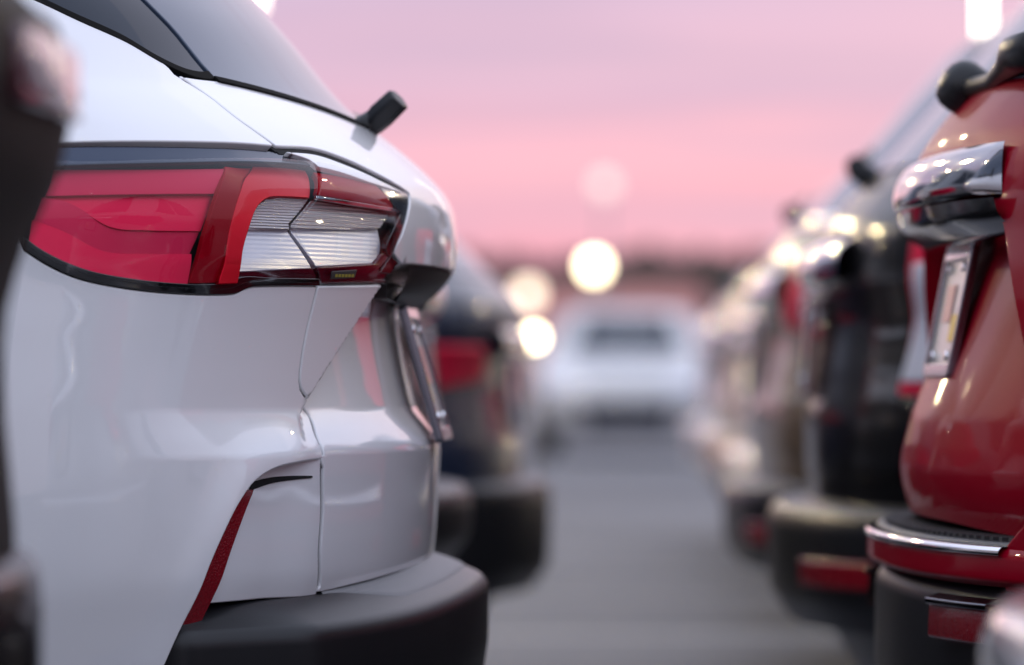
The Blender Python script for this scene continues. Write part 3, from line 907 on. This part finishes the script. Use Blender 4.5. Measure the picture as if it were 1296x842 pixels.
# ---- tail lamp on the liftgate
lamp2 = panel('tail_lamp', H, [L_TOP, L_END, L_BOT, [(403, 361), (374, 300), (371, 283), (398, 250)], [(398, 250), (395, 212), (385, 198), (352, 187)]], 'shell_dark', car, step=.010, off=-.016, lip=0)
lamp2['label'] = 'inner tail lamp with a clear reversing lens, on the liftgate'
lp('lamp_brow', [[(362, 194), (400, 198), (440, 212), (480, 230), (508, 245)], [(508, 245), (468, 232), (430, 219), (402, 212)], [(402, 212), (390, 203), (362, 194)]], 'paint_white', lamp2, .002)
lp('red_reflector', [[(401, 214), (430, 220), (474, 233)], [(474, 233), (486, 246), (500, 264)], [(500, 264), (450, 255), (402, 247)], [(402, 247), (401, 214)]], 'lens_red_deep', lamp2, -0.0050, tilt=lambda U, z: .006 * np.sin((z - 1.05) * 70))
lp('chrome_line', [[(402, 248), (450, 256), (508, 266)], [(508, 266), (508, 269)], [(508, 269), (450, 260), (402, 252)], [(402, 252), (402, 248)]], 'chrome', lamp2, -0.0010, step=.003, lip=.003, rnd=.0006, ins=0)
lp('clear_reflector', [[(402, 253), (450, 261), (500, 270)], [(500, 270), (490, 288)], [(490, 288), (450, 290), (379, 290)], [(379, 290), (377, 284), (402, 253)]], 'lens_grid', lamp2, -0.0090)
lp('clear_reflector', [[(379, 291), (450, 291), (490, 289)], [(490, 289), (488, 318), (474, 334)], [(474, 334), (440, 336), (402, 338)], [(402, 338), (379, 297), (379, 291)]], 'lens_clear', lamp2, -0.0060, tilt=lambda U, z: -.20 * (z - .995))
lp('maroon_strip', [[(404, 340), (440, 338), (477, 335)], [(477, 335), (486, 322), (494, 326)], [(494, 326), (482, 344), (468, 352)], [(468, 352), (440, 357), (408, 359)], [(408, 359), (404, 340)]], 'lens_maroon', lamp2, -0.0020)
lp('lamp_end', [[(476, 229), (516, 247)], [(516, 247), (515, 268), (507, 296), (497, 321), (482, 344)], [(482, 344), (476, 345), (490, 318), (499, 290), (508, 270)], [(508, 270), (502, 264), (488, 246), (476, 229)]], 'gloss_black', lamp2, .000)
lb_ = lp('lamp_label', [[(417, 343), (448, 341)], [(448, 341), (445, 350)], [(445, 350), (416, 352)], [(416, 352), (417, 343)]], 'label_dark', lamp2, .0042, lip=.001, rnd=.0003, ins=0, step=.003)
for k in range(6):
    x = 420 + k * 4.1
    lp('label_mark', [[(x, 345.6), (x + 3, 345.3)], [(x + 3, 345.3), (x + 2.8, 349)], [(x + 2.8, 349), (x - .2, 349.3)], [(x - .2, 349.3), (x, 345.6)]], 'label_yellow', lb_, .0052, lip=0, ins=0, step=.002)
lp('lamp_cover', [[(400, 207), (430, 214), (480, 231), (514, 247)], [(514, 247), (513, 268), (506, 295), (496, 320), (482, 342), (468, 353)], [(468, 353), (440, 357), (406, 359)], [(406, 359), (377, 299), (374, 283)], [(374, 283), (401, 250)], [(401, 250), (400, 207)]], 'clear_cover', lamp2, .003, step=.008, lip=.004)
# far-side lamps (mirror outline, plain)
fl = panel('tail_lamp', H, mirror_uv([H.uv(s) for s in ([LAMP_TOP, [(40, 186), (26, 240), (24, 290), (32, 316)], LAMP_BOT, [(403, 361), (374, 300), (371, 283), (398, 250)], [(398, 250), (395, 212), (385, 198), (352, 187)]])]), 'lens_red', car, step=.03, is_uv=True)
fl2 = panel('tail_lamp', H, mirror_uv([H.uv(s) for s in ([L_TOP, L_END, L_BOT, [(403, 361), (374, 300), (371, 283), (398, 250)], [(398, 250), (395, 212), (385, 198), (352, 187)]])]), 'lens_clear', car, step=.03, is_uv=True)

# ---- handle recess under the liftgate lip, number plate
hu = np.linspace(-.40, .40, 40)
P = H.p(hu, np.full_like(hu, .992))
V = []; F = []
for i, u in enumerate(hu):
    k = math.cos(u / .40 * math.pi / 2) ** .4 if abs(u) < .40 else 0
    x = P[i, 0]; y = P[i, 1]
    for dx, dz in ((-.003, .986), (-.012, .974), (-.030, .955), (-.052, .942), (-.085, .948), (-.085, .985)):
        V.append((x + dx * (.35 + .65 * k) - (.0 if dx > -.02 else 0), y, dz))
for i in range(len(hu) - 1):
    for j in range(5):
        a = i * 6 + j
        F.append((a, a + 1, a + 7, a + 6))
link_mesh('handle_recess', V, F, 'plastic_black', car)
plate(car, -1, HY, -.288, -.243, .932, .772, patches=True)

# ---- wiper
w = MB().tube([(-.365, HY - .16, 1.145), (-.340, HY - .17, 1.168), (-.318, HY - .175, 1.182)], [.017, .018, .016], 14).build('wiper', 'plastic_black', car, True)
MB().tube([(-.328, HY - .172, 1.172), (-.314, HY - .180, 1.186), (-.290, HY - .188, 1.208)], [.016, .019, .018], 6).build('wiper_cap', 'plastic_black', w, False, bevel=.004)
MB().tube([(-.330, HY - .14, 1.180), (-.350, HY + .05, 1.190), (-.385, HY + .36, 1.215)], [.012, .009, .006], 10).build('wiper_arm', 'plastic_black', w, True)

# ---- bumper
ue = ar[-1][0] + .06
Ub = np.linspace(-ue, ue, 260)
ua = H.uv([(228, 800)])[0][0]
osc = lambda u: 1 - .6 * sstep(.45, S0 + .05, u)
sink = lambda u: .046 * sstep(.70, ua, u) + .03 * sstep(ua, ua + .05, u)
zdr = lambda u: .034 * sstep(.0, .95, u)
bz = .613
prof = round_prof([(-.050, bz + .004), (.0, bz - .001), (.034, bz - .013), (.066, bz - .027), (.077, bz - .041), (.076, .50), (.062, .40), (.03, .30), (-.03, .24)], .010, 5)
bump = strip('bumper', H0, Ub, prof, 'plastic_black', car, zdrop=zdr, oscale=osc, sink=sink, zr=.60)
# ribbed tread on the step
ut = spl[-1][0] - .004
Ut = np.linspace(-ut, ut, 140)
V = []; F = []; K = 9
po, pz = [p[0] for p in prof[:20]], [p[1] for p in prof[:20]]
zr = .60
for u in Ut:
    om = .002 + .049 * float(1 - sstep(ut - .16, ut, abs(u)))
    Q = H0.p(u, zr); n = H0.nrm(u, zr); n[2] = 0; n /= np.linalg.norm(n)
    for k in range(K):
        o_ = -.03 + (om + .03) * k / (K - 1)
        z_ = float(np.interp(o_, po, pz)) - float(zdr(abs(u))) + (.0022 if k < K - 1 else -.004)
        q = Q + n * (o_ * float(osc(abs(u))) - float(sink(abs(u)))); q[2] = z_
        V.append(q)
for i in range(len(Ut) - 1):
    for k in range(K - 1):
        a = i * K + k; F.append((a, a + 1, a + 1 + K, a + K))
link_mesh('step_pad', V, F, 'plastic_pad_sheen', bump)

# ---- rest of the body, mostly out of the picture
u2 = np.concatenate([np.linspace(fwd + .004, S0 + LS, 16), np.linspace(S0 + LS, 2 * S0 + LS, 16)[1:]])
for sgn in (1, -1):
    sheet('front_body', H, u2 * sgn, np.concatenate([np.linspace(.36, 1.12, 26)]), 'paint_white', car, both=False)
    sheet('sill', H, np.linspace(S0 + .2, 2 * S0 + LS, 20) * sgn, np.linspace(.22, .36, 5), 'plastic_black', car, both=False)
    sheet('door_window', H, u2 * sgn, np.linspace(1.12, 1.60, 12), 'glass_dark', car, both=False)
    sheet('side_pillar', H, np.linspace(S0 - .25, fwd, 16) * sgn, np.linspace(1.365, 1.60, 8), 'glass_dark', car, both=False)
car_top(H, car, 'paint_white', 1.60)
for q in (-1.2, -3.9):
    for sgn in (-1, 1):
        wheel(car, (q, HY + sgn * .85, .345), sgn)

# ------------------------------------------------------------------ the red car opposite
RY = 6.35
r_rear = [(z, -x) for z, x in [(.24, .52), (.34, .46), (.46, .43), (.58, .41), (.64, .402), (.667, .396), (.70, .3865), (.718, .3838), (.728, .3832), (.762, .3845), (.80, .386), (.83, .388), (.90, .392), (.98, .394), (1.03, .396), (1.077, .394), (1.12, .398), (1.15, .408), (1.177, .425), (1.224, .462), (1.26, .50), (1.35, .58), (1.50, .73), (1.60, .86), (1.65, .95)]]
r_w = [(z, w + .02) for z, w in BASE_W] + [(1.66, .60)]
r_f = [(z, q - .38) for z, q in BASE_F]
def r_disp(u, v, z):
    depth = np.interp(z, [.728, .75, .80, .87, 1.01, 1.035, 1.050], [0, .003, .014, .036, .080, .074, 0])
    e = np.interp(z, [.73, .80, .92, 1.08], [.65, .62, .555, .47])
    return -depth * (1 - sstep(-.018, .014, v - e)), 0 * v
Rs = Surf(1, RY, r_rear, r_w, [(.2, .48), (1.05, .45), (1.65, .30)], 2.3, r_f, r_disp)
R0 = Surf(1, RY, r_rear, r_w, [(.2, .48), (1.05, .45), (1.65, .30)], 2.3, r_f)
rc = thing('red_car', (2.65, RY, 0), 'red crossover with chrome handle trim and ribbed bumper step, nearest on the right', 'car')
us = np.concatenate([np.linspace(0, S0, 50), np.linspace(S0, S0 + LS, 16)[1:], np.linspace(S0 + LS, 2 * S0 + LS, 16)[1:]])
sheet('body', R0, us, np.linspace(.40, 1.14, 40), 'paint_red', rc, off=-.085)
sheet('sill', R0, us, np.linspace(.24, .42, 6), 'plastic_black', rc, off=-.01)
for sg in (1, -1):
    sheet('side_panel', R0, np.concatenate([np.linspace(.70, S0, 16), np.linspace(S0, S0 + LS, 16)[1:], np.linspace(S0 + LS, 2 * S0 + LS, 16)[1:]]) * sg, np.linspace(.42, 1.16, 40), 'paint_red', rc, both=False)
ex = []
for z in np.arange(.732, 1.055, .008):
    uu = np.linspace(.2, 1.0, 600); vv = RY - R0.p(uu, np.full_like(uu, z))[:, 1]
    e = float(np.interp(z, [.73, .80, .92, 1.08], [.65, .62, .555, .47]))
    for dv in np.arange(-.021, .020, .004):
        u = float(np.interp(e + dv, vv, uu)); ex += [(u, z), (-u, z)]
for z in (1.033, 1.037, 1.041, 1.045, 1.049, 1.053):
    ex += [(u, z) for u in np.arange(-.56, .561, .014)]
gate = [[(0, .665), (.25, .664), (.50, .655), (.70, .645)], [(.70, .645), (.715, .80), (.715, 1.0), (.70, 1.16), (.67, 1.215)], [(.67, 1.215), (.4, 1.225), (0, 1.23)]]
panel('liftgate', Rs, gate + mirror_uv(gate), 'paint_red', rc, step=.013, is_uv=True, lip=.016, rnd=.003, extra=np.array(ex))
gw = [[(0, 1.234), (.4, 1.229), (.67, 1.219)], [(.67, 1.219), (.66, 1.56)], [(.66, 1.56), (0, 1.57)]]
panel('rear_window', R0, gw + mirror_uv(gw), 'glass_grey', rc, step=.03, is_uv=True, off=.001, lip=.01)
for sg in (1, -1):
    sheet('side_window', R0, np.concatenate([np.linspace(.68, S0 + LS, 24), np.linspace(S0 + LS, 2 * S0 + LS, 12)[1:]]) * sg, np.linspace(1.16, 1.60, 12), 'glass_dark', rc, both=False)
    q = [(sg * u, z) for u, z in [(.74, .86), (.74, 1.10), (1.15, 1.09), (1.22, 1.0), (.95, .86)]]
    panel('tail_lamp', R0, [[q[i], q[(i + 1) % 5]] for i in range(5)], 'lens_red', rc, step=.03, is_uv=True, off=.01)
car_top(R0, rc, 'paint_red', 1.60)
# chrome grip above the plate, and the black hollow under it
gu = np.linspace(-.505, .505, 60)
zdg = lambda u: .018 * (u / .5) ** 2 * 0
strip('handle_garnish', R0, gu, round_prof([(-.004, 1.140), (.008, 1.134), (.020, 1.116), (.024, 1.092), (.020, 1.072), (-.010, 1.066)], .012, 5), 'chrome_grey', rc, oscale=lambda u: np.clip(1 - (u / .507) ** 6, 0, 1) ** .5)
strip('handle_hollow', R0, gu, round_prof([(.017, 1.070), (.010, 1.046), (-.026, 1.024), (-.078, 1.014)], .010, 4), 'gloss_black', rc)
plate(rc, 1, RY, .455, .424, 1.013, .856)
# bumper: ribbed step, chrome edge, red band, black lower part with reflectors
ub = np.linspace(-1.05, 1.05, 160)
oscr = lambda u: 1 - .55 * sstep(.5, S0, u)
bs = strip('bumper', R0, ub, round_prof([(.045, .598), (.064, .592), (.078, .572), (.080, .46), (.072, .42), (.05, .36), (-.02, .27)], .010, 4), 'plastic_black', rc, oscale=oscr)
strip('bumper_cover', R0, ub, round_prof([(-.04, .6495), (.058, .642), (.066, .632), (.067, .602), (.050, .594)], .005, 4), 'paint_red', rc, oscale=oscr)
u3 = np.linspace(-.60, .60, 110)
strip('chrome_strip', R0, u3, round_prof([(.050, .6450), (.0645, .6435), (.0690, .6385), (.0685, .6330), (.060, .632)], .002, 3), 'chrome', bs, oscale=oscr)
pad = strip('step_pad', R0, u3, [(-.035, .6505), (.048, .6475), (.050, .6450)], 'plastic_ridged', bs, oscale=oscr)
for k in range(46):
    u = -.58 + 1.16 * k / 45
    Q = R0.p(u, .6); n = R0.nrm(u, .6); n[2] = 0; n /= np.linalg.norm(n); t = np.array([-n[1], n[0], 0])
    kk = float(oscr(abs(u)))
    MB().box(Q + n * .010 * kk + np.array([0, 0, .0515]), (.072 * kk, .010, .005), [n, t, (0, 0, 1)]).build('rib', 'plastic_ridged', pad)
for sg in (1, -1):
    cor = [[(.585, .600), (.585, .640), (.60, .655), (.64, .680), (.68, .72), (.71, .80)], [(.71, .80), (1.25, .80)], [(1.25, .80), (1.25, .600)], [(1.25, .600), (.585, .600)]]
    cor = cor if sg > 0 else mirror_uv(cor)
    panel('bumper_corner', R0, cor, 'paint_red', rc, step=.02, is_uv=True, off=.054, lip=.05, rnd=.006, tilt=lambda U, z: -.035 * sstep(.62, .80, z) - .02 * sstep(.6, 1.1, np.abs(U)))
    u = np.linspace(.40, .585, 14) * sg
    rr = strip('reflector', R0, u if sg > 0 else u[::-1], round_prof([(.070, .572), (.086, .566), (.088, .526), (.070, .520)], .003, 3), 'reflector_red', bs, oscale=oscr)
    strip('reflector_rim', R0, (u if sg > 0 else u[::-1]), round_prof([(.070, .580), (.0885, .574), (.0875, .5665), (.070, .5655)], .002, 3), 'chrome_dark', rr, oscale=oscr)
w = MB()
Q = np.array([.452, RY, 1.238])
w.tube([Q + (.03, 0, -.02), Q + (.012, 0, -.008), Q, Q + (-.010, 0, .006), Q + (-.018, 0, .012), Q + (-.023, 0, .0155), Q + (-.025, 0, .0165)], [.033, .036, .037, .035, .029, .017, .003], 24)
wp = w.build('wiper', 'plastic_black', rc, True)
MB().tube([Q + (.006, -.01, -.004), Q + (.020, -.2, -.006), Q + (.026, -.30, .006), Q + (.030, -.38, .018), Q + (.040, -.52, .016)], [.013, .012, .016, .025, .024], 14).build('wiper_arm', 'plastic_black', wp, True)
for q in (1.40, 4.1):
    for sg in (-1, 1):
        wheel(rc, (q, RY + sg * .87, .345), sg)

# the red car stands a little askew in its bay
a_ = R(2.0); px_, py_ = .44, RY
dx_, dy_ = rc.location.x - px_, rc.location.y - py_
rc.rotation_euler = (0, 0, a_)
rc.location = (px_ + dx_ * math.cos(a_) - dy_ * math.sin(a_), py_ + dx_ * math.sin(a_) + dy_ * math.cos(a_), 0)

# ------------------------------------------------------------------ the other cars in the two rows
SUV_REAR = [(z, q - (.03 if z > 1.0 else 0) - (.03 if z > 1.08 else 0)) for z, q in BASE_REAR]
FL_REAR = [(.24, -.16), (.34, -.08), (.46, -.045), (.60, -.030), (.70, -.026), (.76, -.030), (.83, -.036), (.88, -.037), (.95, -.022), (1.03, .014), (1.08, .022), (1.12, .018), (1.16, -.015), (1.22, -.09), (1.36, -.22), (1.50, -.36), (1.58, -.45), (1.62, -.52)]
simple_car('black_car', 'black car at the left edge, blurred, nearest to the camera', -1, 3.65, -.470, 'plastic_matte', FL_REAR, step_m='paint_black',
           lampm='lens_maroon', lamp=[(.0, 1.060), (.0, 1.104), (.15, 1.104), (.17, 1.060)], bump_o=.030, bump_z=(.70, .42), garnish=False, pl=False, wiper=False, reflect=False)
simple_car('grey_car', 'light grey car with only its bumper corner in the bottom right corner', 1, 3.72, .322, 'paint_lightgrey', step_m='paint_lightgrey', bump_z=(.662, .42), reflect=False)
simple_car('grey_car', 'dark grey car hidden behind the white car, only its bumper showing', -1, 8.92, -.322, 'paint_grey', bump_z=(.645, .50), reflect=False)
simple_car('navy_car', 'dark blue hatchback with red lamps, beyond the white car in the left row', -1, 11.7, -.212, 'paint_navy', bump_z=(.640, .36), bump_o=.082, wiper=False, reflect=False,
           lamp=[(.50, .915), (.55, .985), (1.15, .985), (1.20, .93), (.80, .885)], zs=.93, glass='glass_grey')
simple_car('black_car', 'black crossover with tall red and white lamps, right behind the red car', 1, 8.95, .303, 'paint_black', SUV_REAR, zs=1.05, bump_z=(.585, .38),
           lamp=[(.72, .78), (.76, 1.06), (1.10, 1.06), (1.14, .95), (.95, .78)], lamp_in=[(.73, .80), (.77, .99), (.93, .99), (.88, .80)], glass='glass_grey')
simple_car('bronze_car', 'dark bronze car in the right row, after the black crossover', 1, 11.55, .27, 'paint_bronze', SUV_REAR, zs=1.05, trim=True, bump_z=(.57, .38), lamp_in=[(.62, .93), (.66, 1.0), (.95, 1.0), (.88, .92)], glass='glass_grey')
rowcol = [('cream_car', 'cream white car in the right row, between bronze and silver ones', 'paint_cream', .33), ('silver_car', 'silver car in the right row, just after the cream white one', 'paint_silver', .36),
          ('beige_car', 'beige car in the right row, third from its far end', 'paint_beige', .34), ('white_car', 'white car in the right row, next to last at its far end', 'paint_white', .37), ('silver_car', 'last silver car at the far end of the right row', 'paint_lightgrey', .34)]
for k, (nm, lb2, pc, rx) in enumerate(rowcol):
    simple_car(nm, lb2, 1, 14.15 + 2.6 * k, rx, pc, zs=[1.0, .97, 1.02, .98, 1.0][k], bump_z=[(.64, .44), (.58, .40), (.62, .42), (.60, .4), (.62, .4)][k], trim=k == 0, step_m=[pc, 'plastic_black'][k % 2])

# white car facing the camera across the end of the lane
fw, fs = simple_car('white_car', 'white car facing the camera at the far end of the lane', 1, 53.0, 0.0, 'paint_offwhite', zs=.96, lower='paint_offwhite')
um = fs.umax
for sg in (1, -1):
    q = [(sg * (um - .42), .70), (sg * (um - .40), .79), (sg * (um - 1.0), .82), (sg * (um - 1.02), .74)]
    panel('headlamp', fs, [[q[i], q[(i + 1) % 4]] for i in range(4)], 'lens_clear', fw, step=.04, off=.01, is_uv=True)
    q = [(sg * (um - .01), .32), (sg * (um - .01), .56), (sg * (um - .48), .56), (sg * (um - .40), .32)]
    panel('grille', fs, [[q[i], q[(i + 1) % 4]] for i in range(4)], 'paint_navy', fw, step=.05, off=.01, is_uv=True)
fw.rotation_euler = (0, 0, R(-90))
fw.location = (.03, 50.6, 0)

# ------------------------------------------------------------------ background
b = thing('low_building', (-1.5, 205, 0), 'low salmon coloured building with a flat dark roof beyond the lane', 'building')
MB().box((-1.7, 205, 2.5), (10.2, 8, 5.0)).build('wall', 'wall_salmon', b)
MB().box((-1.7, 205, 5.12), (10.8, 8.6, .24)).build('roof', 'roof_dark', b)
for k in range(4):
    MB().box((-5.2 + 2.3 * k, 200.97, 1.7), (1.2, .08, 1.0)).build('window', 'glass_grey', b)
b2 = thing('low_building', (10, 230, 0), 'low beige building to the right of the salmon one', 'building')
MB().box((9.4, 230, 2.2), (10, 9, 4.4)).build('wall', 'wall_beige', b2)
MB().box((9.4, 230, 4.5), (10.6, 9.6, .2)).build('roof', 'roof_dark', b2)
for k in range(3):
    MB().box((6.4 + 3 * k, 225.47, 1.6), (1.8, .08, 1.5)).build('window', 'glass_dark', b2)

# far wood behind the buildings
V = []; F = []
for i in range(30000):
    x = random.uniform(-110, 110)
    top = 7.3 + .25 * math.sin(x * .23) + .2 * math.sin(x * .71 + 1) + .15 * math.sin(x * 1.9)
    z = top * (1 - random.random() ** 1.3 * .98); y = 262 + random.uniform(-5, 5)
    s = random.uniform(.25, .6); a = random.uniform(0, 6.28); t = random.uniform(-.8, .8)
    u = np.array([math.cos(a), math.sin(a), 0]) * s; w_ = np.array([-math.sin(a) * t, math.cos(a) * t, 1]) * s
    c = np.array([x, y, z]); k = len(V)
    V += [c - u, c - w_ * .7, c + u, c + w_]; F.append((k, k + 1, k + 2, k + 3))
tag(link_mesh('far_trees', V, F, 'foliage', smooth=False), 'dark band of trees along the horizon behind the low buildings', 'trees', kind='stuff')

# ------------------------------------------------------------------ lamps in view, and added ones
def pole_lamp(x, y, z, label, m, r=.2, tall=None):
    t = thing('lot_lamp', (x, y, 0), label, 'lamp', None)
    pr = min(.06, r * .5)
    MB().tube([(x, y, 0), (x, y, z - (tall / 2 if tall else r * .8))], [pr, pr * .8], 10).build('pole', 'metal_pole', t, True)
    h = tall / 2 if tall else r
    n = 12; V = []; F = []
    lv = [(-1, .35), (-.85, .75), (-.5, .97), (0, 1), (.5, .97), (.85, .75), (1, .3)] if not tall else [(-1, .8), (-.95, .95), (-.3, 1), (.3, 1), (.95, .95), (1, .8)]
    for zz, rr in lv:
        for k in range(n):
            a = 2 * math.pi * k / n; V.append((x + r * rr * math.cos(a), y + r * rr * math.sin(a), z + h * zz))
    for i in range(len(lv) - 1):
        for k in range(n):
            F.append((i * n + k, i * n + (k + 1) % n, (i + 1) * n + (k + 1) % n, (i + 1) * n + k))
    F.append(tuple(range(n))[::-1]); F.append(tuple((len(lv) - 1) * n + k for k in range(n)))
    link_mesh('globe', V, F, m, t)
    MB().tube([(x, y, z + h * .97), (x, y, z + h + .06)], [r * .45, r * .2], 12).build('cap', 'metal_pole', t, True)
    return t
pole_lamp(-.76, 120, 3.63, 'brightest round lamp glowing above the lane', 'lamp_glow', .22)
pole_lamp(-2.44, 120, 2.93, 'pale round lamp just left of the brightest one', 'lamp_glow_soft', .26)
pole_lamp(-.38, 20, 1.013, 'small yellow globe added for a bright glint beside the dark blue hatchback', 'lamp_glow', .034)  # glowing globe added in place of a highlight on a car
pole_lamp(-.62, 150, 6.88, 'faint pale lamp alone in the pink sky over the lane', 'lamp_faint', .30)
pole_lamp(1.365, 18, 2.75, 'slim upright light tube rising above the red car', 'lamp_lantern', .02, 1.5)
pole_lamp(-4.75, 60, 5.85, 'lantern just inside the top edge above the white car', 'lamp_lantern', .12, .7)
GLINT_LAMPS = [(-8, 22, 6.2, 'left of the lane, third nearest'), (-13, 36, 6.4, 'left of the lane, fourth nearest'), (-21, 50, 6.4, 'far left beyond the rows'), (11, 26, 6.6, 'right of the lane beyond the rows'),
          (-6, 12.5, 5.6, 'left, level with the dark blue hatchback'), (-7.5, -7, 6.4, 'behind the camera on the left'), (8, -9, 6.4, 'behind the camera on the right'), (7.2, 12.6, 5.6, 'right, behind the bronze car'),
          (-16, 20, 6.4, 'far left, level with the silver car'), (-10, 70, 6.4, 'left, far down the lane'), (-32, 60, 6.6, 'farthest to the left'), (-5.5, 17, 4.6, 'left, lowest of the left ones'),
          (-4.6, 28, 6.0, 'left, next to the lane beyond the hatchback'), (-4.2, 46, 7.0, 'left, past halfway down the lane')]
for x, y, z, wh in GLINT_LAMPS:  # unseen lamps added to put glints and warm light on the cars
    pole_lamp(x, y, z, 'unseen lot lamp added for glints, ' + wh, 'lamp_glint', .08 if y > 0 else .045)['group'] = 'unseen lamps added for glints'

for o in bpy.data.objects:
    if '_o' in o:
        del o['_o']
